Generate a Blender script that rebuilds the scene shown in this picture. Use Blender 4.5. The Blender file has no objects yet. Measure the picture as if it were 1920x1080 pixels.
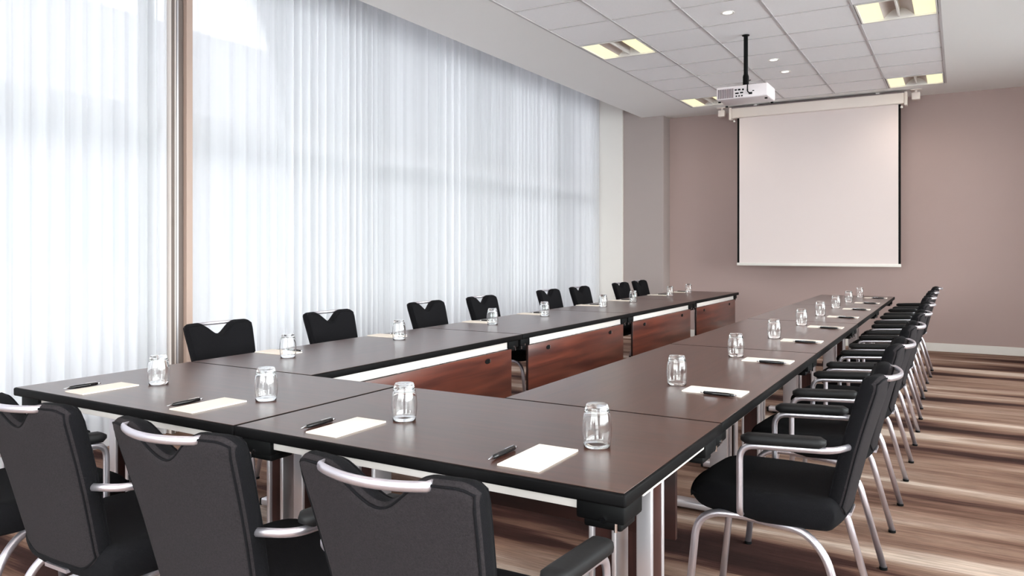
import bpy, bmesh, math, random
from mathutils import Vector, Matrix
random.seed(7)
PI = math.pi
SC = bpy.context.scene
COL = SC.collection

# ------------------------------------------------------------------ materials
def new_mat(name):
    m = bpy.data.materials.new(name); m.use_nodes = True
    nt = m.node_tree
    b = nt.nodes.get('Principled BSDF')
    return m, nt, b

def lin(r, g, b):
    f = lambda c: (c/255/12.92) if c/255 <= .04045 else ((c/255+.055)/1.055)**2.4
    return (f(r), f(g), f(b), 1)

def pmat(name, col, rough=.5, metal=0, spec=.5, noise=None, bump=None, coat=0):
    """principled with optional gentle procedural colour noise (scale, amount) and bump (scale, strength)"""
    m, nt, b = new_mat(name)
    b.inputs['Base Color'].default_value = col
    b.inputs['Roughness'].default_value = rough
    b.inputs['Metallic'].default_value = metal
    b.inputs['Specular IOR Level'].default_value = spec
    b.inputs['Coat Weight'].default_value = coat
    tc = nt.nodes.new('ShaderNodeTexCoord')
    if noise:
        n = nt.nodes.new('ShaderNodeTexNoise'); n.inputs['Scale'].default_value = noise[0]
        n.inputs['Detail'].default_value = 4
        nt.links.new(tc.outputs['Object'], n.inputs['Vector'])
        mx = nt.nodes.new('ShaderNodeMix'); mx.data_type = 'RGBA'
        a = noise[1]
        mx.inputs[6].default_value = tuple(c*(1-a) for c in col[:3])+(1,)
        mx.inputs[7].default_value = tuple(min(1, c*(1+a)) for c in col[:3])+(1,)
        nt.links.new(n.outputs['Fac'], mx.inputs[0])
        nt.links.new(mx.outputs[2], b.inputs['Base Color'])
    if bump:
        n2 = nt.nodes.new('ShaderNodeTexNoise'); n2.inputs['Scale'].default_value = bump[0]
        nt.links.new(tc.outputs['Object'], n2.inputs['Vector'])
        bp = nt.nodes.new('ShaderNodeBump'); bp.inputs['Strength'].default_value = bump[1]
        bp.inputs['Distance'].default_value = .002
        nt.links.new(n2.outputs['Fac'], bp.inputs['Height'])
        nt.links.new(bp.outputs['Normal'], b.inputs['Normal'])
    return m

def wood(name, c1, c2, scale, rough, axis=0, spec=.5, coat=0.0, detail=5):
    m, nt, b = new_mat(name)
    tc = nt.nodes.new('ShaderNodeTexCoord'); mp = nt.nodes.new('ShaderNodeMapping')
    s = [scale*12]*3; s[axis] = scale
    mp.inputs['Scale'].default_value = s
    n = nt.nodes.new('ShaderNodeTexNoise'); n.inputs['Scale'].default_value = 1; n.inputs['Detail'].default_value = detail
    n.inputs['Distortion'].default_value = .6
    r = nt.nodes.new('ShaderNodeValToRGB')
    r.color_ramp.elements[0].position = .35; r.color_ramp.elements[0].color = c1
    r.color_ramp.elements[1].position = .68; r.color_ramp.elements[1].color = c2
    nt.links.new(tc.outputs['Object'], mp.inputs['Vector']); nt.links.new(mp.outputs[0], n.inputs['Vector'])
    nt.links.new(n.outputs['Fac'], r.inputs[0]); nt.links.new(r.outputs[0], b.inputs['Base Color'])
    b.inputs['Roughness'].default_value = rough; b.inputs['Specular IOR Level'].default_value = spec
    b.inputs['Coat Weight'].default_value = coat; b.inputs['Coat Roughness'].default_value = .25
    return m

def emis(name, col, st):
    m, nt, b = new_mat(name)
    b.inputs['Base Color'].default_value = (.2, .2, .2, 1)
    b.inputs['Emission Color'].default_value = col
    b.inputs['Emission Strength'].default_value = st
    return m

def carpet_mat():
    m, nt, b = new_mat('striped_carpet')
    L = nt.links.new
    tc = nt.nodes.new('ShaderNodeTexCoord')
    # jag: small offset of Y by noise so stripe borders look feathered
    mpj = nt.nodes.new('ShaderNodeMapping'); mpj.inputs['Scale'].default_value = (5, 120, 1)
    nj = nt.nodes.new('ShaderNodeTexNoise'); nj.inputs['Scale'].default_value = 1; nj.inputs['Detail'].default_value = 3
    L(tc.outputs['Object'], mpj.inputs[0]); L(mpj.outputs[0], nj.inputs['Vector'])
    sep = nt.nodes.new('ShaderNodeSeparateXYZ'); L(tc.outputs['Object'], sep.inputs[0])
    ma = nt.nodes.new('ShaderNodeMath'); ma.operation = 'MULTIPLY_ADD'
    L(nj.outputs['Fac'], ma.inputs[0]); ma.inputs[1].default_value = .07; L(sep.outputs['Y'], ma.inputs[2])
    cmb = nt.nodes.new('ShaderNodeCombineXYZ')
    mx = nt.nodes.new('ShaderNodeMath'); mx.operation = 'MULTIPLY'; mx.inputs[1].default_value = .10
    L(sep.outputs['X'], mx.inputs[0]); L(mx.outputs[0], cmb.inputs[0]); L(ma.outputs[0], cmb.inputs[1])
    n1 = nt.nodes.new('ShaderNodeTexNoise'); n1.inputs['Scale'].default_value = 2.7; n1.inputs['Detail'].default_value = 3.5
    n1.inputs['Roughness'].default_value = .56
    L(cmb.outputs[0], n1.inputs['Vector'])
    r = nt.nodes.new('ShaderNodeValToRGB'); cr = r.color_ramp
    stops = [(.33, lin(44, 24, 21)), (.405, lin(66, 40, 35)), (.44, lin(112, 82, 69)), (.50, lin(140, 110, 95)),
             (.575, lin(164, 137, 122)), (.625, lin(206, 184, 169))]
    cr.elements[0].position, cr.elements[0].color = stops[0]
    cr.elements[1].position, cr.elements[1].color = stops[-1]
    for p, c in stops[1:-1]:
        e = cr.elements.new(p); e.color = c
    L(n1.outputs['Fac'], r.inputs[0])
    # fine streaks
    mp2 = nt.nodes.new('ShaderNodeMapping'); mp2.inputs['Scale'].default_value = (5.0, 60, 1)
    n2 = nt.nodes.new('ShaderNodeTexNoise'); n2.inputs['Scale'].default_value = 1; n2.inputs['Detail'].default_value = 5
    n2.inputs['Roughness'].default_value = .7
    L(tc.outputs['Object'], mp2.inputs[0]); L(mp2.outputs[0], n2.inputs['Vector'])
    mr = nt.nodes.new('ShaderNodeMapRange'); mr.inputs[1].default_value = .3; mr.inputs[2].default_value = .7
    mr.inputs[3].default_value = .60; mr.inputs[4].default_value = 1.22
    L(n2.outputs['Fac'], mr.inputs[0])
    mm = nt.nodes.new('ShaderNodeVectorMath'); mm.operation = 'SCALE'
    L(r.outputs[0], mm.inputs[0]); L(mr.outputs[0], mm.inputs['Scale'])
    L(mm.outputs[0], b.inputs['Base Color'])
    b.inputs['Roughness'].default_value = .95; b.inputs['Specular IOR Level'].default_value = .15
    n3 = nt.nodes.new('ShaderNodeTexNoise'); n3.inputs['Scale'].default_value = 350
    L(tc.outputs['Object'], n3.inputs['Vector'])
    bp = nt.nodes.new('ShaderNodeBump'); bp.inputs['Strength'].default_value = .4; bp.inputs['Distance'].default_value = .004
    L(n3.outputs['Fac'], bp.inputs['Height']); L(bp.outputs[0], b.inputs['Normal'])
    return m

def sheer_mat():
    m = bpy.data.materials.new('sheer_voile'); m.use_nodes = True
    nt = m.node_tree; nt.nodes.clear(); L = nt.links.new
    out = nt.nodes.new('ShaderNodeOutputMaterial')
    tr = nt.nodes.new('ShaderNodeBsdfTransparent'); tr.inputs[0].default_value = (1, 1, 1, 1)
    tl = nt.nodes.new('ShaderNodeBsdfTranslucent'); tl.inputs[0].default_value = (.94, .945, .96, 1)
    df = nt.nodes.new('ShaderNodeBsdfDiffuse'); df.inputs[0].default_value = (.92, .92, .94, 1)
    m1 = nt.nodes.new('ShaderNodeMixShader'); m1.inputs[0].default_value = .38
    L(tl.outputs[0], m1.inputs[1]); L(df.outputs[0], m1.inputs[2])
    # the gathered voile is denser where threads bunch: vertical bands
    tc = nt.nodes.new('ShaderNodeTexCoord'); mp = nt.nodes.new('ShaderNodeMapping')
    mp.inputs['Scale'].default_value = (0, 9, .05)
    n = nt.nodes.new('ShaderNodeTexNoise'); n.inputs['Scale'].default_value = 1; n.inputs['Detail'].default_value = 4
    L(tc.outputs['Object'], mp.inputs[0]); L(mp.outputs[0], n.inputs['Vector'])
    mr = nt.nodes.new('ShaderNodeMapRange'); mr.inputs[1].default_value = .3; mr.inputs[2].default_value = .7
    mr.inputs[3].default_value = .77; mr.inputs[4].default_value = .95
    L(n.outputs['Fac'], mr.inputs[0])
    m2 = nt.nodes.new('ShaderNodeMixShader')
    L(mr.outputs[0], m2.inputs[0]); L(tr.outputs[0], m2.inputs[1]); L(m1.outputs[0], m2.inputs[2])
    L(m2.outputs[0], out.inputs[0])
    return m

def pane_mat(name='window_glass', tint=(.93, .96, .95, 1)):
    m = bpy.data.materials.new(name); m.use_nodes = True
    nt = m.node_tree; nt.nodes.clear(); L = nt.links.new
    out = nt.nodes.new('ShaderNodeOutputMaterial')
    tr = nt.nodes.new('ShaderNodeBsdfTransparent'); tr.inputs[0].default_value = tint
    gl = nt.nodes.new('ShaderNodeBsdfGlossy'); gl.inputs['Roughness'].default_value = .02
    fr = nt.nodes.new('ShaderNodeFresnel'); fr.inputs[0].default_value = 1.45
    mx = nt.nodes.new('ShaderNodeMixShader')
    L(fr.outputs[0], mx.inputs[0]); L(tr.outputs[0], mx.inputs[1]); L(gl.outputs[0], mx.inputs[2]); L(mx.outputs[0], out.inputs[0])
    return m

M = {}
M['carpet'] = carpet_mat()
M['wall'] = pmat('mauve_wall_paint', lin(180, 158, 153), .85, noise=(1.2, .03), bump=(160, .15), spec=.2)
M['wallgrey'] = pmat('taupe_wall_paint', lin(170, 157, 153), .85, noise=(1.2, .03), bump=(160, .15), spec=.2)
M['white_wall'] = pmat('white_wall_paint', lin(225, 221, 218), .85, noise=(1, .02), spec=.2)
M['ceil'] = pmat('white_ceiling_paint', lin(240, 236, 234), .9, noise=(1, .015), spec=.1)
M['tile'] = pmat('mineral_ceiling_tile', lin(244, 240, 241), .95, noise=(60, .03), bump=(220, .3), spec=.1)
M['tbar'] = pmat('ceiling_grid_metal', lin(190, 184, 184), .6, noise=(5, .02))
M['trim'] = pmat('white_gloss_trim', lin(232, 226, 220), .45, noise=(3, .02))
M['sheer'] = sheer_mat()
M['pane'] = pane_mat()
M['dimming_pane'] = pane_mat('daylight_dimming_glass', (.50, .50, .508, 1))  # tint added to hold down the daylight behind the sheer curtain
M['wframe'] = pmat('window_frame_grey', lin(120, 122, 128), .5, noise=(3, .02))
M['post_tan'] = pmat('post_tan', lin(170, 146, 134), .5, noise=(3, .04))
M['post_light'] = pmat('post_light', lin(224, 212, 204), .4, noise=(3, .03))
M['post_dark'] = pmat('post_dark_slot', lin(105, 92, 86), .6, noise=(3, .05))
M['top'] = wood('dark_walnut_laminate', lin(58, 30, 21), lin(78, 43, 31), 3.0, .28, axis=1, spec=.85, coat=.12)
M['topx'] = wood('dark_walnut_laminate_cross', lin(58, 30, 21), lin(78, 43, 31), 3.0, .28, axis=0, spec=.85, coat=.12)
M['edge'] = pmat('black_edge_band', lin(6, 5, 6), .6, spec=.12, noise=(20, .1))
M['panelback'] = wood('dark_panel_back', lin(30, 13, 11), lin(44, 20, 16), 1.6, .5, axis=0, spec=.3)
M['cherry'] = wood('cherry_veneer', lin(62, 26, 20), lin(106, 52, 38), 1.6, .3, axis=1, spec=.5, coat=.2)
M['cherryx'] = wood('cherry_veneer_cross', lin(62, 26, 20), lin(106, 52, 38), 1.6, .3, axis=0, spec=.5, coat=.2)
M['brownleg'] = wood('dark_leg_infill', lin(38, 15, 12), lin(54, 25, 20), 3, .4, axis=2, spec=.3)
M['silver'] = pmat('satin_aluminium', lin(205, 200, 204), .32, metal=.75, noise=(8, .03))
M['beam'] = pmat('pale_painted_beam', lin(226, 218, 214), .35, metal=.1, noise=(8, .02))
M['black'] = pmat('black_plastic', lin(5, 5, 6), .6, spec=.15, noise=(30, .1))
M['tube'] = pmat('silver_tube', lin(212, 206, 214), .34, metal=.9, noise=(10, .03))
M['fabric'] = pmat('charcoal_wool_lit', lin(37, 33, 35), .92, noise=(260, .6), bump=(500, .6), spec=.15)  # lighter copy of the chair wool, light on the rear put into the colour
M['fabric_dark'] = pmat('black_wool_shaded', lin(13, 12, 15), .92, noise=(420, .35), bump=(500, .6), spec=.15)  # black seat and piping; on backrest fronts the backlit shade is in the colour
M['armpad'] = pmat('black_arm_pad', lin(14, 13, 15), .6, spec=.3, noise=(60, .12), bump=(90, .1))
M['paper'] = pmat('cream_paper', lin(234, 222, 210), .8, noise=(4, .015))
M['pen'] = pmat('black_pen', lin(16, 15, 17), .25, noise=(20, .1))
M['chrome'] = pmat('chrome', lin(225, 225, 230), .12, metal=1, noise=(20, .02))
M['screen'] = pmat('projection_screen_fabric', lin(226, 212, 209), .9, noise=(2, .01), spec=.1)
M['case'] = pmat('screen_case_white', lin(232, 218, 210), .4, noise=(3, .015))
M['proj'] = pmat('projector_shell', lin(226, 216, 218), .4, noise=(6, .02))
M['grille'] = pmat('projector_grille', lin(120, 104, 108), .5, noise=(40, .1))
M['diff'] = emis('lamp_diffuser', (1.0, .92, .50, 1), .75)
M['lampmetal'] = pmat('lamp_reflector', lin(205, 190, 182), .45, metal=.3, noise=(5, .02))
M['spotglow'] = emis('downlight_glow', (1, .97, .92, 1), 1.6)
M['paving'] = pmat('pale_paving', lin(172, 174, 177), .8, noise=(2, .04))
M['facade'] = pmat('pale_facade', lin(182, 183, 189), .8, noise=(1, .04))
M['facadeglass'] = pmat('facade_glass', lin(150, 180, 184), .3, noise=(.6, .15))
M['bark'] = pmat('tree_bark', lin(110, 98, 88), .9, noise=(8, .2))
M['leaf'] = pmat('tree_leaf', lin(120, 135, 115), .8, noise=(6, .25))

def glass_mat():
    m, nt, b = new_mat('tumbler_glass')
    b.inputs['Base Color'].default_value = (1, 1, 1, 1)
    b.inputs['Roughness'].default_value = 0.0
    b.inputs['IOR'].default_value = 1.48
    b.inputs['Transmission Weight'].default_value = 1
    return m
M['glass'] = glass_mat()

# ------------------------------------------------------------------ mesh helpers
def link(o, parent=None):
    COL.objects.link(o)
    if parent is not None: o.parent = parent
    return o

def mesh_obj(name, bm, mats, parent=None, smooth=False, angle=None):
    bmesh.ops.recalc_face_normals(bm, faces=bm.faces)
    me = bpy.data.meshes.new(name); bm.to_mesh(me); bm.free()
    if not isinstance(mats, (list, tuple)): mats = [mats]
    for m in mats: me.materials.append(m)
    if smooth or angle:
        for p in me.polygons: p.use_smooth = True
        if angle: me.set_sharp_from_angle(angle=math.radians(angle))
    return link(bpy.data.objects.new(name, me), parent)

def box(bm, x0, y0, z0, x1, y1, z1, mi=0, bev=0, seg=2):
    r = bmesh.ops.create_cube(bm, size=1)
    vs = r['verts']
    bmesh.ops.scale(bm, vec=(abs(x1-x0), abs(y1-y0), abs(z1-z0)), verts=vs)
    bmesh.ops.translate(bm, vec=((x0+x1)/2, (y0+y1)/2, (z0+z1)/2), verts=vs)
    fs = set(f for v in vs for f in v.link_faces)
    for f in fs: f.material_index = mi
    if bev:
        es = list(set(e for v in vs for e in v.link_edges))
        r2 = bmesh.ops.bevel(bm, geom=es, offset=bev, segments=seg, profile=.5, affect='EDGES')
        for f in r2['faces']: f.material_index = mi
    return vs

def tube(bm, pts, rad, n=10, mi=0, caps=True, rads=None, flat=None):
    """swept circle through points (flat=(a,b) elliptical radii in the frame)"""
    pts = [Vector(p) for p in pts]
    rings = []
    up = None
    for i, p in enumerate(pts):
        if i == 0: t = (pts[1]-p)
        elif i == len(pts)-1: t = (p-pts[i-1])
        else: t = (pts[i+1]-p).normalized()+(p-pts[i-1]).normalized()
        t.normalize()
        if up is None:
            up = Vector((0, 0, 1)) if abs(t.z) < .9 else Vector((1, 0, 0))
        a = t.cross(up)
        if a.length < 1e-4: a = t.cross(Vector((0, 1, 0)))
        a.normalize(); b_ = a.cross(t).normalized(); up = b_
        r = rads[i] if rads else rad
        ra, rb = (r, r) if not flat else (flat[0], flat[1])
        rings.append([bm.verts.new(p+a*math.cos(2*PI*k/n)*ra+b_*math.sin(2*PI*k/n)*rb) for k in range(n)])
    for i in range(len(rings)-1):
        for k in range(n):
            f = bm.faces.new((rings[i][k], rings[i][(k+1) % n], rings[i+1][(k+1) % n], rings[i+1][k])); f.material_index = mi
    if caps:
        f = bm.faces.new(rings[0][::-1]); f.material_index = mi
        f = bm.faces.new(rings[-1]); f.material_index = mi

def smooth_path(pts, rad=.05, seg=6):
    """fillet the corners of a polyline"""
    pts = [Vector(p) for p in pts]; out = [pts[0]]
    for i in range(1, len(pts)-1):
        a, p, c = pts[i-1], pts[i], pts[i+1]
        d1 = (a-p); d2 = (c-p)
        r = min(rad, d1.length*.49, d2.length*.49)
        s = p+d1.normalized()*r; e = p+d2.normalized()*r
        for k in range(seg+1):
            t = k/seg
            out.append(s*(1-t)**2+p*2*t*(1-t)+e*t*t)
    out.append(pts[-1]); return out

def lathe(bm, prof, n=32, mi=0, cx=0, cy=0):
    rings = []
    for r, z in prof:
        if r < 1e-6: rings.append([bm.verts.new((cx, cy, z))])
        else: rings.append([bm.verts.new((cx+r*math.cos(2*PI*k/n), cy+r*math.sin(2*PI*k/n), z)) for k in range(n)])
    for i in range(len(rings)-1):
        A, B = rings[i], rings[i+1]
        for k in range(n):
            k2 = (k+1) % n
            if len(A) == 1 and len(B) == 1: continue
            if len(A) == 1: f = bm.faces.new((A[0], B[k2], B[k]))
            elif len(B) == 1: f = bm.faces.new((A[k], A[k2], B[0]))
            else: f = bm.faces.new((A[k], A[k2], B[k2], B[k]))
            f.material_index = mi

def empty(name, loc=(0, 0, 0), rz=0):
    o = bpy.data.objects.new(name, None); o.empty_display_size = .1
    COL.objects.link(o); o.location = loc; o.rotation_euler = (0, 0, rz); return o

def tag(o, label=None, cat=None, group=None, kind=None):
    if label: o['label'] = label
    if cat: o['category'] = cat
    if group: o['group'] = group
    if kind: o['kind'] = kind
    return o

def struct(o, label, cat):
    return tag(o, label, cat, kind='structure')

def copy_tree(o, parent=None):
    c = o.copy(); COL.objects.link(c)
    if parent is not None: c.parent = parent
    for ch in list(o.children): copy_tree(ch, c)
    return c

# ------------------------------------------------------------------ key dimensions
CAMZ = 1.245
ZT = 3.15             # ceiling
YB = 10.65            # far wall
YF = -3.2             # wall behind the camera
XR = 2.4              # right wall
XC = -4.60            # curtain plane
XW = -4.95            # window plane
XS = -3.95            # edge of the soffit over the curtain pocket
TX0, TX1 = -3.08, -.13
TS = .59
TY1 = 9.97
NT = 21
TY0 = TY1-NT*TS

# ------------------------------------------------------------------ setting
bm = bmesh.new(); box(bm, XW-.3, YF-.2, -.12, XR+.2, YB+.2, 0)
struct(mesh_obj('floor', bm, M['carpet']), 'brown and beige carpet with irregular feathered stripes', 'floor')

bm = bmesh.new(); box(bm, XW-.3, YB, 0, XR+.2, YB+.2, ZT+.6)
struct(mesh_obj('wall_back', bm, M['wall']), 'mauve wall behind the projection screen', 'wall')
bm = bmesh.new(); box(bm, XW-.3, 10.38, 0, -3.62, YB, ZT+.6)
struct(mesh_obj('wall_left', bm, M['wallgrey']), 'taupe wall pier beside the end of the curtain', 'wall')
bm = bmesh.new()
box(bm, XR, YF, 0, XR+.2, YB, .55); box(bm, XR, YF, ZT-.08, XR+.2, YB, ZT+.3)
box(bm, XR, YF, .55, XR+.2, -2.9, ZT-.08); box(bm, XR, 9.3, .55, XR+.2, YB, ZT-.08)
struct(mesh_obj('wall_right', bm, M['white_wall']), 'pale wall on the right below and above a long window', 'wall')
bm = bmesh.new()
box(bm, XW-.3, YF-.2, 0, -3.7, YF, ZT+.6); box(bm, 2.1, YF-.2, 0, XR+.2, YF, ZT+.6)
box(bm, -3.7, YF-.2, 0, 2.1, YF, .10); box(bm, -3.7, YF-.2, ZT-.06, 2.1, YF, ZT+.6)
struct(mesh_obj('wall_front', bm, M['white_wall']), 'pale wall behind the viewer with a wide window', 'wall')
bm = bmesh.new()
for k in range(5):
    x = -3.7+k*1.45; box(bm, x-.03, YF-.13, .10, x+.03, YF-.06, ZT-.06)
for z in (.10, 2.11, ZT-.12): box(bm, -3.7, YF-.125, z, 2.1, YF-.065, z+.06)
wf = mesh_obj('window_8', bm, M['trim'])
struct(wf, 'wide white framed window behind the viewer', 'window')
bm = bmesh.new(); box(bm, -3.68, YF-.098, .14, 2.08, YF-.092, ZT-.08); mesh_obj('pane', bm, M['pane'], wf)

bm = bmesh.new()
box(bm, -3.62+.001, YB-.018, 0, XR, YB, .10, bev=.004)
struct(mesh_obj('baseboard_back', bm, M['trim']), 'white baseboard along the mauve wall', 'baseboard')
bm = bmesh.new()
for k in range(9):
    y = -2.9+k*12.2/8; box(bm, XR+.06, y-.03, .55, XR+.12, y+.03, ZT-.08)
for z in (.55, ZT-.14): box(bm, XR+.062, -2.9, z, XR+.118, 9.3, z+.06)
wf = mesh_obj('window_9', bm, M['trim'])
struct(wf, 'long white framed window on the right, outside the picture', 'window')
bm = bmesh.new(); box(bm, XR+.087, -2.88, .58, XR+.093, 9.28, ZT-.1); mesh_obj('pane', bm, M['pane'], wf)
bm = bmesh.new(); box(bm, XR-.018, YF, 0, XR, YB-.02, .10, bev=.004)
struct(mesh_obj('baseboard_right', bm, M['trim']), 'white baseboard along the right wall', 'baseboard')
bm = bmesh.new(); box(bm, -4.23, 10.365, 0, -3.62, 10.38, .10, bev=.003)
struct(mesh_obj('baseboard_left', bm, M['trim']), 'white baseboard at the foot of the taupe pier', 'baseboard')
bm = bmesh.new(); box(bm, XW, 10.34, 0, -4.23, 10.38, ZT+.42, bev=.003)
struct(mesh_obj('trim_1', bm, M['trim']), 'pale end panel where the curtain meets the taupe pier', 'trim')

# ceiling: plain slabs around the tiled field
CZ = ZT+.30
bm = bmesh.new()
box(bm, XS, YF, ZT, TX0, YB, CZ)
box(bm, TX1, YF, ZT, XR, YB, CZ)
box(bm, TX0, TY1, ZT, TX1, YB, CZ)
box(bm, TX0, YF, ZT, TX1, TY0, CZ)
box(bm, XW-.3, YF, ZT+.42, XR, YB, ZT+.6)           # slab over everything (top of the curtain pocket)
box(bm, XS, YF, CZ-.001, XS+.05, YB, ZT+.42)
struct(mesh_obj('ceiling', bm, M['ceil']), 'plain white plaster ceiling around the tiled field', 'ceiling')

LK = [0, 5, 10, 15, 20]
lamps = []
bm = bmesh.new()
for i in range(5):
    for k in range(NT):
        x0 = TX0+i*TS; y1 = TY1-k*TS; y0 = y1-TS
        if i in (0, 4) and k in LK:
            lamps.append((i, k, x0, y0)); continue
        box(bm, x0+.006, y0+.005, ZT+.004, x0+TS-.006, y1-.005, ZT+.02)
struct(mesh_obj('ceiling', bm, M['tile']), 'square white mineral ceiling tiles', 'ceiling')
bm = bmesh.new()
for i in range(6):
    w = .008 if 0 < i < 5 else .010
    box(bm, TX0+i*TS-w, TY0, ZT-.003, TX0+i*TS+w, TY1, ZT+.012)
for k in range(NT+1):
    box(bm, TX0, TY1-k*TS-.0045, ZT-.001, TX1, TY1-k*TS+.0045, ZT+.012)
struct(mesh_obj('trim_2', bm, M['tbar']), 'grey metal grid between the ceiling tiles', 'trim')

# window wall: frames, glass
mull = [-3.0, -1.0, 1.1, 3.3, 5.2, 7.2, 9.2, 10.3]
WZ = ZT+.42
for i in range(len(mull)-1):
    a, b_ = mull[i], mull[i+1]
    bm = bmesh.new()
    box(bm, XW-.05, a-.035, 0, XW+.05, a+.035, WZ, bev=.004)
    if i == len(mull)-2: box(bm, XW-.05, b_-.035, 0, XW+.05, b_+.035, WZ, bev=.004)
    box(bm, XW-.05, a+.035, 0, XW+.05, b_-.035, .12)
    box(bm, XW-.05, a+.035, 2.11, XW+.05, b_-.035, 2.18)
    box(bm, XW-.05, a+.035, WZ-.07, XW+.05, b_-.035, WZ)
    w = mesh_obj('window_%d' % (i+1), bm, M['wframe'])
    struct(w, 'tall white framed window behind the sheer curtain, bay %s' %
           ['first', 'second', 'third', 'fourth', 'fifth', 'sixth', 'seventh'][i]+' from the viewer', 'window')
    bm = bmesh.new()
    box(bm, XW-.004, a+.03, .1, XW+.004, b_-.03, 2.13)
    box(bm, XW-.004, a+.03, 2.16, XW+.004, b_-.03, WZ-.05)
    mesh_obj('pane', bm, M['dimming_pane'], w)
bm = bmesh.new(); box(bm, XW-.05, YF, 0, XW+.05, -3.035, WZ)
struct(mesh_obj('trim_3', bm, M['trim']), 'white closing strip at the near end of the windows', 'trim')

# wide pier between the two curtains (partition guide post)
post = empty('partition_guide_post', (-4.56, 3.342, 0))
tag(post, 'slim beige and brown vertical post in the gap between the two sheer curtains', 'post')
PZ = ZT+.415
def pbox(name, x0, y0, x1, y1, mat):
    bm = bmesh.new(); box(bm, x0, y0, .001, x1, y1, PZ, bev=.002); return mesh_obj(name, bm, mat, post)
pbox('light_channel', -.10, -.105, -.01, -.075, M['post_light'])
pbox('recess', -.09, -.075, -.035, .0, M['post_dark'])
pbox('guide_rail', -.052, -.055, -.030, -.040, M['silver'])
pbox('tan_panel', -.10, .0, .0, .048, M['post_tan'])
pbox('edge_strip', -.012, -.11, -.004, -.088, M['post_dark'])

# curtains: gathered voile with real folds
def curtain(name, y0, y1, seed, label):
    rnd = random.Random(seed)
    step = .0125
    ny = int((y1-y0)/step)
    ph = [rnd.uniform(0, 6.28) for _ in range(6)]
    prof = []
    phase = 0
    for j in range(ny+1):
        y = y0+(y1-y0)*j/ny
        f = 58+22*math.sin(y*2.1+ph[0])+14*math.sin(y*5.3+ph[1])
        phase += f*(y1-y0)/ny
        amp = .021+.009*math.sin(y*3.3+ph[2])+.006*math.sin(y*8.9+ph[3])
        x = math.sin(phase)*amp+.006*math.sin(y*1.7+ph[4])+.004*math.sin(phase*2.3+ph[5])
        dy = .007*math.sin(2*phase+.6)
        prof.append((x, y+dy))
    bm = bmesh.new()
    nz = 7
    rows = []
    for k in range(nz+1):
        z = .012+(ZT+.40-.012)*k/nz
        rows.append([bm.verts.new((x, y-(y0+y1)/2, z)) for x, y in prof])
    for k in range(nz):
        for j in range(ny):
            bm.faces.new((rows[k][j], rows[k][j+1], rows[k+1][j+1], rows[k+1][j]))
    # top heading tape
    o = mesh_obj(name, bm, M['sheer'], smooth=True)
    o.location = (XC, (y0+y1)/2, 0)
    tag(o, label, 'curtain', 'sheer curtains along the windows')
curtain('sheer_curtain', YF+.05, 3.222, 3, 'sheer white floor-length curtain left of the beige post')
curtain('sheer_curtain', 3.402, 10.30, 5, 'long sheer white curtain right of the beige post, reaching the pier')
bm = bmesh.new(); box(bm, XC-.02, YF+.02, ZT+.402, XC+.02, 10.33, ZT+.419)
tag(mesh_obj('curtain_track', bm, M['trim']), 'white curtain track hidden above the soffit edge', 'curtain track')

# outside
bm = bmesh.new(); box(bm, -60, -50, -.3, 60, 60, -.15)
struct(mesh_obj('floor_outside', bm, M['paving']), 'pale paving outside the windows', 'ground')
b0 = empty('office_building', (-17, 12, 0))
tag(b0, 'pale office building dimly seen through the curtains', 'building')
bm = bmesh.new(); box(bm, -7, -40, 4.75, 0, 40, 6.9)
mesh_obj('upper_storey', bm, M['facade'], b0)
bm = bmesh.new(); box(bm, -7, -40, -.15, -2.2, 40, 4.75)
mesh_obj('wall', bm, M['facade'], b0)
for k in range(13):
    bm = bmesh.new(); box(bm, -2.2, -39+k*6.05, .9, -2.14, -39+k*6.05+4.6, 3.1)
    mesh_obj('window', bm, M['facadeglass'], b0)
for k in range(12):
    bm = bmesh.new(); box(bm, -.6, -36.5+k*6.05, -.15, -.2, -36.1+k*6.05, 4.75)
    mesh_obj('column', bm, M['facade'], b0)
def tree(x, y, h, seed):
    rnd = random.Random(seed)
    t = empty('street_tree', (x, y, -.15))
    bm = bmesh.new()
    tube(bm, [(0, 0, 0), (.05, .03, h*.35), (0, 0, h*.7)], .1, 8, rads=[.16, .12, .05])
    for k in range(7):
        a = rnd.uniform(0, 6.28); z = h*rnd.uniform(.3, .6)
        tube(bm, [(0, 0, z), (math.cos(a)*.6, math.sin(a)*.6, z+.6), (math.cos(a)*1.2, math.sin(a)*1.2, z+1.4)], .03, 5, rads=[.05, .03, .01])
    mesh_obj('trunk', bm, M['bark'], t)
    bm = bmesh.new()
    for k in range(1100):
        a = rnd.uniform(0, 6.28); b_ = math.acos(rnd.uniform(-1, 1)); r = rnd.uniform(.35, 1)**.5
        p = Vector((math.cos(a)*math.sin(b_)*r*h*.28, math.sin(a)*math.sin(b_)*r*h*.28, h*.68+math.cos(b_)*r*h*.32))
        q = Vector((rnd.uniform(-1, 1), rnd.uniform(-1, 1), rnd.uniform(-1, 1))).normalized(); w = q.orthogonal().normalized()
        s = .2
        bm.faces.new([bm.verts.new(p+q*s), bm.verts.new(p+w*s*.5), bm.verts.new(p-q*s), bm.verts.new(p-w*s*.5)])
    mesh_obj('foliage', bm, M['leaf'], t)
    return t
tag(tree(-27, 15.6, 10, 1), 'leafy tree top above the far building, left of the post', 'tree', 'trees outside the windows')
tag(tree(-30, 31, 10.5, 2), 'leafy tree top above the far building, behind the long curtain', 'tree', 'trees outside the windows')

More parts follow.
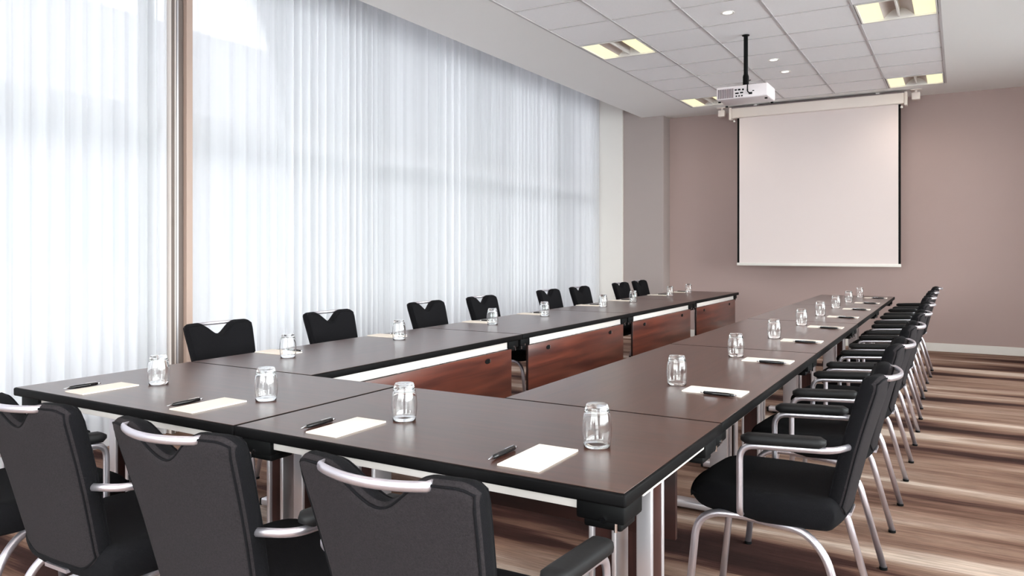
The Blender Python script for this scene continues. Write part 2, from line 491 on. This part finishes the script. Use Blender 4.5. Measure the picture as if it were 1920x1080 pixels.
# ------------------------------------------------------------------ ceiling lamps
def make_lamp():
    r = empty('ceiling_light')
    s = TS-.03; h = s/2
    bm = bmesh.new()
    for (x0, y0, x1, y1) in ((-h, -h, h, -h+.012), (-h, h-.012, h, h), (-h, -h+.012, -h+.012, h-.012), (h-.012, -h+.012, h, h-.012)):
        box(bm, x0, y0, -.004, x1, y1, .10)
    box(bm, -h, -h, .10, h, h, .11)
    mesh_obj('frame', bm, M['trim'], r)
    for sx in (-1, 1):
        bm = bmesh.new()
        box(bm, min(sx*(h-.014), sx*.115), -h+.014, .012, max(sx*(h-.014), sx*.115), h-.014, .018)
        mesh_obj('diffuser', bm, M['diff'], r)
        bm = bmesh.new()
        # curved reflector rising from the inner edge of the diffuser to the centre ridge
        n = 8; rows = []
        for k in range(n+1):
            t = k/n; x = sx*(.113-.103*t); z = .014+.07*math.sin(t*PI/2)
            rows.append((bm.verts.new((x, -h+.014, z)), bm.verts.new((x, h-.014, z))))
        for k in range(n): bm.faces.new((rows[k][0], rows[k][1], rows[k+1][1], rows[k+1][0]))
        mesh_obj('reflector', bm, M['lampmetal'], r, smooth=True)
    bm = bmesh.new(); box(bm, -.006, -h+.014, .010, .006, h-.014, .09)
    mesh_obj('centre_fin', bm, M['trim'], r)
    return r
lamp0 = make_lamp(); usedl = False
lab = {(0, 0): 'square recessed warm lamp next to the left end of the projection screen',
       (4, 0): 'square recessed warm lamp at the far right corner of the tiled ceiling',
       (0, 5): 'square recessed warm lamp left of the projector, beside the soffit',
       (4, 5): 'square recessed warm lamp at the top right edge of the photo',
       (0, 10): 'square recessed warm lamp over the window-side tables, just outside the picture',
       (4, 10): 'square recessed warm lamp over the right-hand row, just outside the picture'}
for (i, k, x0, y0) in lamps:
    o = lamp0 if not usedl else copy_tree(lamp0); usedl = True
    o.location = (x0+TS/2, y0+TS/2, ZT)
    tag(o, lab.get((i, k), 'square recessed warm lamp behind the viewer on the %s, %s row' % ('window side' if i == 0 else 'right side', {15: 'first', 20: 'last'}.get(k, ''))), 'ceiling light', 'recessed square ceiling lamps')
    ld = bpy.data.lights.new('lamp_glow', 'SPOT'); ld.energy = 8; ld.color = (1, .90, .80)
    ld.spot_size = math.radians(165); ld.spot_blend = 1; ld.shadow_soft_size = .12
    lo = bpy.data.objects.new('lamp_glow', ld); COL.objects.link(lo); lo.parent = o; lo.location = (0, 0, -.02)
def make_down():
    r = empty('downlight')
    bm = bmesh.new(); lathe(bm, [(.036, -.001), (.05, -.006), (.055, -.004), (.056, .004), (.036, .004), (.036, -.001)], 28)
    mesh_obj('trim_ring', bm, M['trim'], r, smooth=True)
    bm = bmesh.new(); lathe(bm, [(0, -.003), (.037, -.002), (.037, .003)], 28)
    mesh_obj('lens', bm, M['spotglow'], r)
    return r
d0 = make_down()
for j, (y, lb) in enumerate([(6.14, 'small round downlight nearest, just above and left of the projector pole'),
                             (7.90, 'small round downlight right of the projector pole, nearer of the close pair'),
                             (8.49, 'small round downlight right of the projector, farther of the close pair')]):
    o = d0 if j == 0 else copy_tree(d0)
    o.location = (-1.605, y, ZT+.003)
    tag(o, lb, 'downlight', 'small round downlights in the middle of the ceiling')

# ------------------------------------------------------------------ projector
pr = empty('ceiling_projector', (-1.63, 6.85, 0))
tag(pr, 'white ceiling projector hanging on a black pole', 'projector')
bm = bmesh.new(); tube(bm, [(0, 0, ZT-.004), (0, 0, 2.72)], .0185, 16); lathe(bm, [(0, ZT-.008), (.032, ZT-.008), (.032, ZT-.003), (0, ZT-.003)], 24)
mesh_obj('pole', bm, M['black'], pr, angle=40)
bm = bmesh.new()
lathe(bm, [(0, 2.70), (.026, 2.70), (.026, 2.78), (.02, 2.80), (0, 2.80)], 18)
box(bm, -.10, -.05, 2.693, .10, .05, 2.70)
for a in (-1, 1):
    for c in (-1, 1):
        tube(bm, [(a*.07, c*.03, 2.697), (a*.14, c*.09, 2.685), (a*.15, c*.10, 2.668)], .006, 8)
mesh_obj('mount_bracket', bm, M['black'], pr, angle=40)
bm = bmesh.new()
box(bm, -.222, -.15, 2.565, .222, .15, 2.680, bev=.014, seg=3)
mesh_obj('body', bm, M['proj'], pr, angle=40)
bm = bmesh.new()
for k in range(9): box(bm, -.205+k*.0155, -.155, 2.575, -.205+k*.0155+.009, -.149, 2.655)
mesh_obj('vent_grille', bm, M['grille'], pr)
bm = bmesh.new()
for (x, z, w, h) in [(-.05, 2.640, .018, .012), (-.02, 2.640, .02, .014), (.012, 2.638, .014, .016), (-.04, 2.61, .03, .012), (.0, 2.612, .026, .012),
                     (-.045, 2.585, .012, .012), (-.022, 2.585, .012, .012), (.003, 2.585, .012, .012), (.05, 2.63, .012, .012), (.10, 2.62, .014, .008), (.075, 2.60, .03, .018)]:
    box(bm, x-w/2, -.1535, z-h/2, x+w/2, -.149, z+h/2)
mesh_obj('socket_panel', bm, M['black'], pr)
bm = bmesh.new(); lathe(bm, [(0, 0), (.04, 0), (.042, .03), (.03, .035), (0, .03)], 24)
for v in bm.verts: v.co = Vector((v.co.x+.12, .148+v.co.z, v.co.y+2.615))
mesh_obj('lens', bm, M['black'], pr, smooth=True)
bm = bmesh.new(); tube(bm, smooth_path([(.02, 0, 2.74), (.05, -.03, 2.74), (.055, -.17, 2.70), (.055, -.175, 2.61), (.075, -.155, 2.60)], .02), .005, 8)
mesh_obj('cable', bm, M['black'], pr, smooth=True)
bm = bmesh.new()
for (x, y) in ((-.2, -.12), (.2, -.12), (-.2, .12), (.2, .12)): lathe(bm, [(0, 2.545), (.012, 2.545), (.012, 2.556), (0, 2.556)], 12, cx=x, cy=y)
mesh_obj('foot', bm, M['black'], pr)

# ------------------------------------------------------------------ screen
sc = empty('projection_screen', (0, 10.20, 0))
tag(sc, 'pull-down white projection screen hanging in front of the mauve wall', 'projection screen')
bm = bmesh.new(); box(bm, -2.60, -.07, 2.985, -.56, .05, 3.115, bev=.012, seg=3)
mesh_obj('case', bm, M['case'], sc, angle=40)
for x in (-2.615, -.545):
    bm = bmesh.new(); box(bm, x-.016, -.075, 2.965, x+.016, .055, 3.125, bev=.006); mesh_obj('end_cap', bm, M['case'], sc, angle=40)
bm = bmesh.new(); box(bm, -2.62, -.05, 3.116, -.54, .04, 3.128); mesh_obj('top_rail', bm, M['grille'], sc)
bm = bmesh.new(); box(bm, -2.505, -.026, 1.07, -.625, -.024, 2.99); mesh_obj('fabric', bm, M['screen'], sc)
for x in (-2.518, -.612):
    bm = bmesh.new(); box(bm, x-.013, -.0265, 1.07, x+.013, -.0235, 2.985); mesh_obj('black_border', bm, M['black'], sc)
bm = bmesh.new(); box(bm, -2.535, -.038, 1.035, -.595, -.012, 1.072, bev=.005); mesh_obj('bottom_bar', bm, M['trim'], sc, angle=40)
for x in (-2.57, -.59):
    bm = bmesh.new(); lathe(bm, [(0, -.0), (.012, .003), (.014, .015), (.008, .03), (0, .032)], 12, cx=x, cy=-.03)
    for v in bm.verts: v.co.z += 2.935
    mesh_obj('end_knob', bm, M['trim'], sc, smooth=True)
for x in (-2.3, -.85):
    bm = bmesh.new(); box(bm, x-.02, -.02, 3.12, x+.02, .02, ZT-.001); mesh_obj('ceiling_bracket', bm, M['trim'], sc)

def make_spot():
    r = empty('ceiling_spotlight')
    bm = bmesh.new(); box(bm, -.06, -.04, -.012, .06, .04, -.001, bev=.004); mesh_obj('mounting_plate', bm, M['case'], r, angle=40)
    bm = bmesh.new(); tube(bm, [(0, 0, -.012), (0, 0, -.04)], .014, 12); mesh_obj('stem', bm, M['case'], r)
    bm = bmesh.new(); box(bm, -.045, -.045, -.125, .045, .045, -.04, bev=.01); mesh_obj('housing', bm, M['case'], r, angle=40)
    return r
s0 = make_spot(); s0.location = (-.44, 10.2, ZT)
tag(s0, 'small white boxy ceiling fixture right of the screen case', 'ceiling fixture', 'small fixtures beside the screen case')
s1 = copy_tree(s0); s1.location = (-2.74, 10.2, ZT)
tag(s1, 'small white boxy ceiling fixture left of the screen case', 'ceiling fixture', 'small fixtures beside the screen case')

# ------------------------------------------------------------------ tables (local: long axis x, inner side +y)
TH = .74
def slab_round(bm, x0, y0, x1, y1, z0, z1, r=.012):
    box(bm, x0, y0, z0, x1, y1, z1, bev=r, seg=3)

def make_table(L, inset, legw=(.078, .085)):
    r = empty('conference_table')
    W = .746; hl = L/2-.0015; hw = W/2
    bm = bmesh.new(); box(bm, -hl+.006, -hw+.006, TH-.008, hl-.006, hw-.006, TH, bev=.0006, seg=1)
    mesh_obj('tabletop', bm, M['topx'], r, angle=40)
    bm = bmesh.new(); box(bm, -hl, -hw, TH-.031, hl, hw, TH-.0008, bev=.006, seg=3)
    mesh_obj('edge_band', bm, M['edge'], r, angle=40)
    for s in (-1, 1):
        y = s*(hw-.052)
        bm = bmesh.new()
        box(bm, -hl+.10, y-.018, TH-(.060 if s < 0 else .078), hl-.10, y+.018, TH-.0315, bev=.003)
        mesh_obj('beam', bm, M['beam'], r, angle=40)
    for sx in (-1, 1):
        # black corner fittings and cross member
        for sy in (-1, 1):
            bm = bmesh.new()
            x0, x1 = sorted((sx*(hl-.012), sx*(hl-.125)))
            y0, y1 = sorted((sy*(hw-.022), sy*(hw-.13)))
            box(bm, x0, y0, TH-.076, x1, y1, TH-.0315, bev=.006)
            box(bm, x0+.012, y0+.014, TH-.096, x1-.012, y1-.012, TH-.075, bev=.006)
            b_ = mesh_obj('corner_bracket', bm, M['black'], r, angle=40)
            bm = bmesh.new()
            tube(bm, [(sx*(hl-.06), sy*(hw-.030), TH-.07), (sx*(hl-.06), sy*(hw-.019), TH-.07)], .007, 10)
            mesh_obj('bolt', bm, M['chrome'], b_)
            bm = bmesh.new()
            tube(bm, [(sx*(hl-.035), sy*(hw-.030), TH-.094), (sx*(hl-.035), sy*(hw-.030), TH-.075)], .004, 8)
            mesh_obj('pin', bm, M['chrome'], b_)
        lx = sx*(L/2-inset)
        bm = bmesh.new()
        box(bm, lx-.03, -hw+.13, TH-.07, lx+.03, hw-.13, TH-.0315, bev=.004)
        mesh_obj('cross_member', bm, M['black'], r, angle=40)
        a, c = legw[0]/2, legw[1]/2
        bm = bmesh.new()
        for q in (-1, 1):
            x0, x1 = sorted((lx+q*a, lx+q*(a-.014)))
            box(bm, x0, -c, .045, x1, c, TH-.07, bev=.005, seg=3)
        leg = mesh_obj('leg', bm, M['silver'], r, angle=40)
        bm = bmesh.new(); box(bm, lx-a+.012, -c+.014, .045, lx+a-.012, c-.014, TH-.07)
        mesh_obj('leg_infill', bm, M['brownleg'], leg)
        # slimmer outer column of the same support, turned a quarter
        bm = bmesh.new(); x0, x1 = sorted((sx*(hl-.014), sx*(hl-.030)))
        box(bm, x0, -hw+.14, TH-.046, x1, hw-.14, TH-.0315, bev=.002)
        mesh_obj('end_rail', bm, M['beam'], r, angle=40)
        px = sx*(L/2-inset+.115)
        bm = bmesh.new()
        for q in (-1, 1):
            y0, y1 = sorted((q*.047, q*.034)); box(bm, px-.021, y0, .002, px+.021, y1, TH-.0315, bev=.004, seg=3)
        leg2 = mesh_obj('leg', bm, M['silver'], r, angle=40)
        bm = bmesh.new(); box(bm, px-.017, -.036, .002, px+.017, .036, TH-.032)
        mesh_obj('leg_infill', bm, M['brownleg'], leg2)
        bm = bmesh.new(); box(bm, lx-.035, -.29, .012, lx+.035, .29, .046, bev=.008, seg=3)
        mesh_obj('foot', bm, M['silver'], leg, angle=40)
        for q in (-1, 1):
            bm = bmesh.new(); y0, y1 = sorted((q*.285, q*.30)); box(bm, lx-.034, y0, .010, lx+.034, y1, .044, bev=.004)
            mesh_obj('end_cap', bm, M['black'], leg, angle=40)
            bm = bmesh.new(); lathe(bm, [(0, .0005), (.016, .0005), (.016, .013), (0, .013)], 14, cx=lx, cy=q*.25)
            mesh_obj('glide', bm, M['black'], leg, angle=40)
    # modesty panel on the inner side
    y = hw-.028; PM = .10 if L > 1.5 else .13
    bm = bmesh.new(); box(bm, -hl+PM, y-.009, .385, hl-PM, y+.009, TH-.079, bev=.002)
    bm.faces.ensure_lookup_table(); bm.normal_update()
    for f in bm.faces:
        if f.calc_center_median().y < y+.006: f.material_index = 1
    mp = mesh_obj('modesty_panel', bm, [M['cherryx'], M['panelback']], r, angle=40)
    for s in (-1, 1):
        px = s*(hl-.36) if L > 1.5 else s*(hl-.30)
        bm = bmesh.new(); lathe(bm, [(0, 0), (1, 0), (1, .3), (.75, .3), (.75, .15), (0, .15)], 20)
        for v in bm.verts: v.co = Vector((px+v.co.x*.030, y+.0085+v.co.z*.006, .622+v.co.y*.014))
        cp = mesh_obj('cable_port', bm, M['black'], mp, angle=40)
        bm = bmesh.new(); box(bm, px-.026, y+.009, .613, px-.018, y+.0125, .631, bev=.001)
        mesh_obj('clip', bm, M['chrome'], cp)
    return r

XL0, XL1 = -2.99, -2.24
XR0, XR1 = -1.34, -.59
YT0, YTM, YT1 = 1.465, 2.21, 9.09
SEAM = -1.79
TL = (YT1-YTM)/4
ft = make_table(SEAM-XL0, .20)
ft.location = ((XL0+SEAM)/2, (YT0+YTM)/2, 0)
tag(ft, 'dark wood conference table closest to the camera, left of the two under the front row', 'table', 'conference tables forming the U')
ft2 = copy_tree(ft)  # same size to the millimetre
ft2.location = ((SEAM+XR1)/2, (YT0+YTM)/2, 0)
tag(ft2, 'dark wood conference table at the near right corner of the U', 'table', 'conference tables forming the U')
lt = make_table(TL, .36)
ordn = ['nearest', 'second nearest', 'second farthest', 'farthest']
for k in range(4):
    o = lt if k == 0 else copy_tree(lt)
    o.location = ((XL0+XL1)/2, YTM+TL*(k+.5), 0); o.rotation_euler = (0, 0, -PI/2)
    tag(o, 'dark wood conference table with cherry front panel, %s in the window-side row' % ordn[k], 'table', 'conference tables forming the U')
for k in range(4):
    o = copy_tree(lt)
    o.location = ((XR0+XR1)/2, YTM+TL*(k+.5), 0); o.rotation_euler = (0, 0, PI/2)
    tag(o, 'dark wood conference table, %s in the right-hand row' % ordn[k], 'table', 'conference tables forming the U')

# ------------------------------------------------------------------ chair (local: faces +y)
def edge_f(e, R):
    t = max(0, min(1, e/R)); return math.sqrt(max(0, 1-(1-t)**2))

ZB, ZTOP = .412, .872
def back_y(z): return -.185-(z-.43)*.25-.10*max(0, z-.62)**1.5
def half_w(z):
    t = (z-ZB)/(ZTOP-ZB); t = max(0, min(1, t))
    return .158+.046*t**.9
def top_z(s):
    a = abs(s)
    z = ZTOP
    if a > .82: z -= .035*(1-math.sqrt(max(0, 1-((a-.82)/.18)**2)))
    n = a/.56
    if n < 1: z -= .062*(.5+.5*math.cos(PI*n))**.9
    return z
def bot_z(s):
    a = abs(s)
    return ZB+(.07*(1-math.sqrt(max(0, 1-((a-.55)/.45)**2))) if a > .55 else 0)
def back_pt(s, r, side, T=.056):
    z0, z1 = bot_z(s), top_z(s)
    z = z0+(z1-z0)*r
    hw = half_w(z)
    x = s*hw
    ex = (1-abs(s))*hw; ez = min(r, 1-r)*(z1-z0)
    f = edge_f(ex, .022)*edge_f(ez, .022)
    y = back_y(z)+.55*x*x
    return Vector((x, y+side*T/2*f, z))

def make_chair():
    r = empty('conference_chair')
    # backrest
    ns, nr = 60, 26
    def warp(t):   # denser near the edges, t in 0..1
        return .5-.5*math.cos(PI*t)
    S = [((.45*warp(i/ns)+.55*i/ns)*2-1) for i in range(ns+1)]
    R_ = [warp(j/nr) for j in range(nr+1)]
    bm = bmesh.new(); grids = {}
    for side in (-1, 1):
        g = []
        for i, s in enumerate(S):
            row = []
            for j, q in enumerate(R_):
                if side == 1 and (i in (0, ns) or j in (0, nr)): row.append(grids[-1][i][j])
                else: row.append(bm.verts.new(back_pt(s, q, side)))
            g.append(row)
        grids[side] = g
        for i in range(ns):
            for j in range(nr):
                vs = (g[i][j], g[i+1][j], g[i+1][j+1], g[i][j+1])
                fc = bm.faces.new(vs if side == 1 else vs[::-1])
                fc.material_index = 0 if side == -1 and 1 <= i < ns-1 and 1 <= j < nr-1 else 1  # rear takes the lit wool colour, front and sides the shaded one
    back = mesh_obj('backrest', bm, [M['fabric'], M['fabric_dark']], r, smooth=True)
    # piping along both faces
    bm = bmesh.new()
    for side in (-1, 1):
        path = []
        e0, e1 = .045, .020
        for i in range(30): path.append((-1+e0+(2-2*e0)*i/29, 1-e1*1.2))
        for i in range(1, 16): path.append((1-e0, 1-e1*1.2-(1-e1*3)*i/15))
        for i in range(1, 20): path.append((1-e0-(2-2*e0)*i/19, e1*1.8))
        for i in range(1, 16): path.append((-1+e0, e1*1.8+(1-e1*3)*i/15))
        pts = [back_pt(s, q, side)+Vector((0, side*.0005, 0)) for s, q in path]
        tube(bm, pts, .0028, 6)
    mesh_obj('piping', bm, M['fabric_dark'], back, smooth=True)
    # handle bar bridging the notch, bowed to the rear
    bm = bmesh.new(); pts = []
    for k in range(17):
        t = -1+2*k/16
        x = t*.118; z = .860
        bow = -.018*(1-t*t)-.030
        pts.append((x, back_y(z)+.55*x*x+bow, z-.002*(1-t*t)))
    pts = [(-.120, back_y(.86)-.005, .860)]+pts+[(.120, back_y(.86)-.005, .860)]
    tube(bm, pts, .008, 10, flat=(.0055, .0095))
    mesh_obj('handle', bm, M['tube'], r, smooth=True)
    # seat
    bm = bmesh.new(); n1, n2 = 36, 30; G = {}
    for side in (-1, 1):
        g = []
        for i in range(n1+1):
            s = warp(i/n1)*2-1; row = []
            for j in range(n2+1):
                q = warp(j/n2)*2-1
                # squircle: map the square to a rounded plan
                k_ = .30
                sx = s*math.sqrt(1-k_*q*q); qy = q*math.sqrt(1-k_*.75*s*s)
                x = sx*.238*(1-.03*qy); y = .035+qy*.250
                e = (1-abs(s))*.24; e2 = (1-abs(q))*.25
                f = edge_f(e, .045)*edge_f(e2, .06 if q > 0 else .04)
                top = .452+.038*f+.004*abs(s)**2-.006*(1-s*s)*(1-q*q)
                if q > .55: top -= .022*((q-.55)/.45)**2
                bot = .442-.050*f
                if q > 0: bot += .020*q*q
                if side == 1 and (i in (0, n1) or j in (0, n2)): row.append(G[-1][i][j])
                else: row.append(bm.verts.new((x, y, top if side == 1 else (bot if not (i in (0, n1) or j in (0, n2)) else (top+bot)/2))))
            g.append(row)
        G[side] = g
        for i in range(n1):
            for j in range(n2): bm.faces.new((g[i][j], g[i+1][j], g[i+1][j+1], g[i][j+1]))
    mesh_obj('seat', bm, M['fabric_dark'], r, smooth=True)
    # frame: two side hoops
    for sx in (-1, 1):
        x = sx*.225; xt = sx*.205
        front = smooth_path([(x, .262, .008), (x, .222, .405), (xt, .02, .408), (xt*.9, -.06, .404)], .085, 8)
        rear = smooth_path([(xt*.9, .10, .397), (xt, -.10, .391), (x, -.165, .335), (x, -.255, .008)], .075, 8)
        bm = bmesh.new(); tube(bm, front, .0124, 14); a = mesh_obj('leg', bm, M['tube'], r, smooth=True)
        bm = bmesh.new(); lathe(bm, [(0, .0005), (.015, .0005), (.0150, .011), (0, .011)], 12, cx=x, cy=.262); mesh_obj('glide', bm, M['black'], a, angle=40)
        bm = bmesh.new(); tube(bm, rear, .0124, 14); a = mesh_obj('leg', bm, M['tube'], r, smooth=True)
        bm = bmesh.new(); lathe(bm, [(0, .0005), (.015, .0005), (.0150, .011), (0, .011)], 12, cx=x, cy=-.254); mesh_obj('glide', bm, M['black'], a, angle=40)
        # armrest tube
        xa = sx*.258
        p = smooth_path([(sx*.215, .085, .412), (xa, .080, .43), (xa, .080, .640), (xa, -.19, .655), (sx*.175, -.225, .655)], .045, 7)
        bm = bmesh.new(); tube(bm, p, .0085, 10, flat=(.0105, .0075)); arm = mesh_obj('armrest', bm, M['tube'], r, smooth=True)
        # pad
        bm = bmesh.new(); rings = []
        n = 14
        for k in range(n+1):
            t = k/n; yy = .075-.245*t
            sc_ = max(edge_f(min(t, 1-t)*.245, .022), .45)
            zc = .664+.013*t
            w, h = .026*sc_, .0165*sc_
            rings.append([bm.verts.new((xa+w*math.copysign(abs(math.cos(a_))**.6, math.cos(a_)), yy, zc+h*math.copysign(abs(math.sin(a_))**.6, math.sin(a_)))) for a_ in [2*PI*q/14 for q in range(14)]])
        for k in range(n):
            for q in range(14): bm.faces.new((rings[k][q], rings[k][(q+1) % 14], rings[k+1][(q+1) % 14], rings[k+1][q]))
        bm.faces.new(rings[0][::-1]); bm.faces.new(rings[-1])
        mesh_obj('arm_pad', bm, M['armpad'], arm, smooth=True)
    bm = bmesh.new()
    tube(bm, [(-.19, .02, .398), (.19, .02, .398)], .011, 10)
    tube(bm, [(-.19, -.06, .396), (.19, -.06, .396)], .011, 10)
    box(bm, -.05, -.215, .408, .05, -.02, .418)
    tube(bm, smooth_path([(-.04, -.10, .412), (-.04, -.19, .42), (-.04, -.20, .50)], .03), .009, 8)
    tube(bm, smooth_path([(.04, -.10, .412), (.04, -.19, .42), (.04, -.20, .50)], .03), .009, 8)
    mesh_obj('seat_frame', bm, M['tube'], r, angle=40)
    return r
chair0 = make_chair(); used = [False]
def place_chair(x, y, rz, label, group):
    o = chair0 if not used[0] else copy_tree(chair0); used[0] = True
    o.location = (x, y, 0); o.rotation_euler = (0, 0, rz)
    tag(o, label, 'chair', group); return o

# ------------------------------------------------------------------ place settings
def make_glass():
    bm = bmesh.new()
    # upturned tumbler: rim on the table, thick base on top
    outer = [(.0335, 0), (.0355, .012), (.0375, .030), (.0380, .048), (.0366, .066), (.0338, .084), (.0305, .098), (.0285, .1055), (.0265, .109)]
    inner = [(.0320, 0), (.0340, .012), (.0360, .030), (.0365, .048), (.0350, .066), (.0320, .083), (.0285, .0925), (.0240, .0955)]
    lathe(bm, [(.0327, -.0)]+[(.0335, .0006)]+outer[1:]+[(0, .109)], 36)
    lathe(bm, [(.0327, -.0)]+[(.0320, .0006)]+inner[1:]+[(0, .0965)], 36)
    bmesh.ops.remove_doubles(bm, verts=bm.verts, dist=.00005)
    return mesh_obj('drinking_glass', bm, M['glass'], smooth=True)
def make_pad():
    r = empty('notepad')
    bm = bmesh.new(); box(bm, -.055, -.105, 0, .055, .105, .0012); mesh_obj('backing_board', bm, M['case'], r)
    bm = bmesh.new(); box(bm, -.0547, -.1047, .0012, .0547, .1047, .0042); mesh_obj('paper', bm, M['paper'], r)
    return r
def make_pen():
    r = empty('ballpoint_pen')
    def cyl(prof):
        bm = bmesh.new(); lathe(bm, prof, 16)
        for v in bm.verts: v.co = Vector((v.co.x, v.co.z, v.co.y+.0062))
        return bm
    mesh_obj('barrel', cyl([(0, -.050), (.0048, -.050), (.0062, -.03), (.0062, .02), (.0055, .052), (0, .052)]), M['pen'], r, smooth=True)
    mesh_obj('tip', cyl([(0, -.072), (.0009, -.071), (.0014, -.066), (.0046, -.050), (0, -.050)]), M['chrome'], r, smooth=True)
    mesh_obj('push_button', cyl([(0, .052), (.003, .052), (.003, .064), (0, .0645)]), M['chrome'], r, smooth=True)
    bm = bmesh.new(); box(bm, -.0015, .006, .0125, .0015, .050, .0137); box(bm, -.0015, .046, .011, .0015, .050, .0137)
    mesh_obj('clip', bm, M['chrome'], r)
    return r
g0, p0, k0 = make_glass(), make_pad(), make_pen(); first = [True]
def setting(x, y, rz, place, gname, rnd, pen_dx=-.088, pen_dy=-.02, pen_z=0):
    c, s = math.cos(rz), math.sin(rz)
    def W(dx, dy): return (x+dx*c-dy*s, y+dx*s+dy*c)
    if first[0]: g, p, k = g0, p0, k0; first[0] = False
    else: g, p, k = copy_tree(g0), copy_tree(p0), copy_tree(k0)
    gx, gy = W(.083+rnd.uniform(-.008, .008), .165+rnd.uniform(-.008, .008))
    g.location = (gx, gy, TH+.0003); g.rotation_euler = (0, 0, rnd.uniform(0, 3))
    p.location = (x, y, TH+.0002); p.rotation_euler = (0, 0, rz+rnd.uniform(-.02, .02))
    kx, ky = W(pen_dx, pen_dy)
    k.location = (kx, ky, TH+.0003+pen_z); k.rotation_euler = (0, 0, rz+rnd.uniform(-.05, .05))
    tag(g, 'upturned clear tumbler on the dark table, '+place, 'glass', gname+': tumblers')
    tag(p, 'blank cream notepad on the dark table, '+place, 'notepad', gname+': notepads')
    tag(k, 'black ballpoint pen beside the notepad, '+place, 'pen', gname+': pens')

rnd = random.Random(11)
fx = [(-2.675, -2.64), (-2.09, -2.035), (-1.495, -1.445), (-.876, -.862)]
fw = ['leftmost', 'second from left', 'third from left', 'rightmost']
for k, (px, cx) in enumerate(fx):
    place_chair(cx, 1.315, 0, 'grey upholstered armchair seen from behind, %s at the near tables' % fw[k], 'armchairs along the near tables')
    setting(px, 1.614, 0, fw[k]+' on the near tables', 'near tables', rnd)
names8 = ['nearest', 'second nearest', 'third nearest', 'fourth nearest', 'fourth farthest', 'third farthest', 'second farthest', 'farthest']
for k in range(8):
    y = YTM+TL/2*(k+.5)
    place_chair(-.50+rnd.uniform(-.008, .008), y, PI/2, 'black armchair in profile, %s in the right-hand row' % names8[k], 'armchairs along the right-hand tables')
    setting(-.745, y+.045, PI/2, names8[k]+' in the right-hand row', 'right-hand tables', rnd, pen_dx=-.066, pen_dy=-.03)
ly = [2.62, 3.44, 4.42, 5.18, 6.24, 6.99, 8.06, 8.72]
lc = [2.62, 3.42, 4.40, 5.14, 6.29, 6.97, 8.05, 8.72]
for k in range(8):
    place_chair(-3.035 - (.03 if k == 7 else 0), lc[k], -PI/2, 'black armchair with its back to the curtain, %s in the window-side row' % names8[k], 'armchairs along the window-side tables')
    setting(-2.875, ly[k], -PI/2, names8[k]+' in the window-side row', 'window-side tables', rnd, pen_dx=-.066, pen_dy=.03)

# ------------------------------------------------------------------ light
w = bpy.data.worlds.new('overcast_sky'); SC.world = w; w.use_nodes = True
nt = w.node_tree; bg = nt.nodes['Background']
bg.inputs[0].default_value = (.97, .98, 1.0, 1); bg.inputs[1].default_value = 9.5
def portal(a0, a1, fixed, side):
    ld = bpy.data.lights.new('daylight_portal', 'AREA'); ld.shape = 'RECTANGLE'
    ld.size = a1-a0; ld.size_y = WZ if side == 'x' else ZT-.16; ld.cycles.is_portal = True
    o = bpy.data.objects.new('daylight_portal', ld); COL.objects.link(o)
    if side == 'x':
        o.location = (fixed, (a0+a1)/2, WZ/2)
        o.rotation_euler = Matrix(((0, 0, -1), (1, 0, 0), (0, -1, 0))).to_euler()
    elif side == 'r':
        o.location = (fixed, (a0+a1)/2, (ZT+.5)/2); ld.size_y = ZT-.6
        o.rotation_euler = Matrix(((0, 0, 1), (-1, 0, 0), (0, -1, 0))).to_euler()
    else:
        o.location = ((a0+a1)/2, fixed, (ZT+.04)/2)
        o.rotation_euler = (PI/2, 0, 0) if 0 else Matrix(((-1, 0, 0), (0, 0, -1), (0, -1, 0))).to_euler()
portal(-3.0, 10.3, XW-.12, 'x')
portal(-3.7, 2.1, YF-.15, 'y')
portal(-2.9, 9.3, XR+.15, 'r')

# ------------------------------------------------------------------ camera
cd = bpy.data.cameras.new('camera'); cam = bpy.data.objects.new('camera', cd); COL.objects.link(cam)
cd.sensor_width = 36; cd.lens = 36*1421/1920; cd.shift_y = -72/1920
cd.clip_start = .05; cd.clip_end = 200
cam.location = (0, 0, CAMZ); cam.rotation_euler = (PI/2, 0, math.radians(30.53))
SC.camera = cam
SC.view_settings.view_transform = 'Standard'; SC.view_settings.look = 'None'
SC.view_settings.gamma = 1; SC.view_settings.use_curve_mapping = False
SC.view_settings.exposure = .64
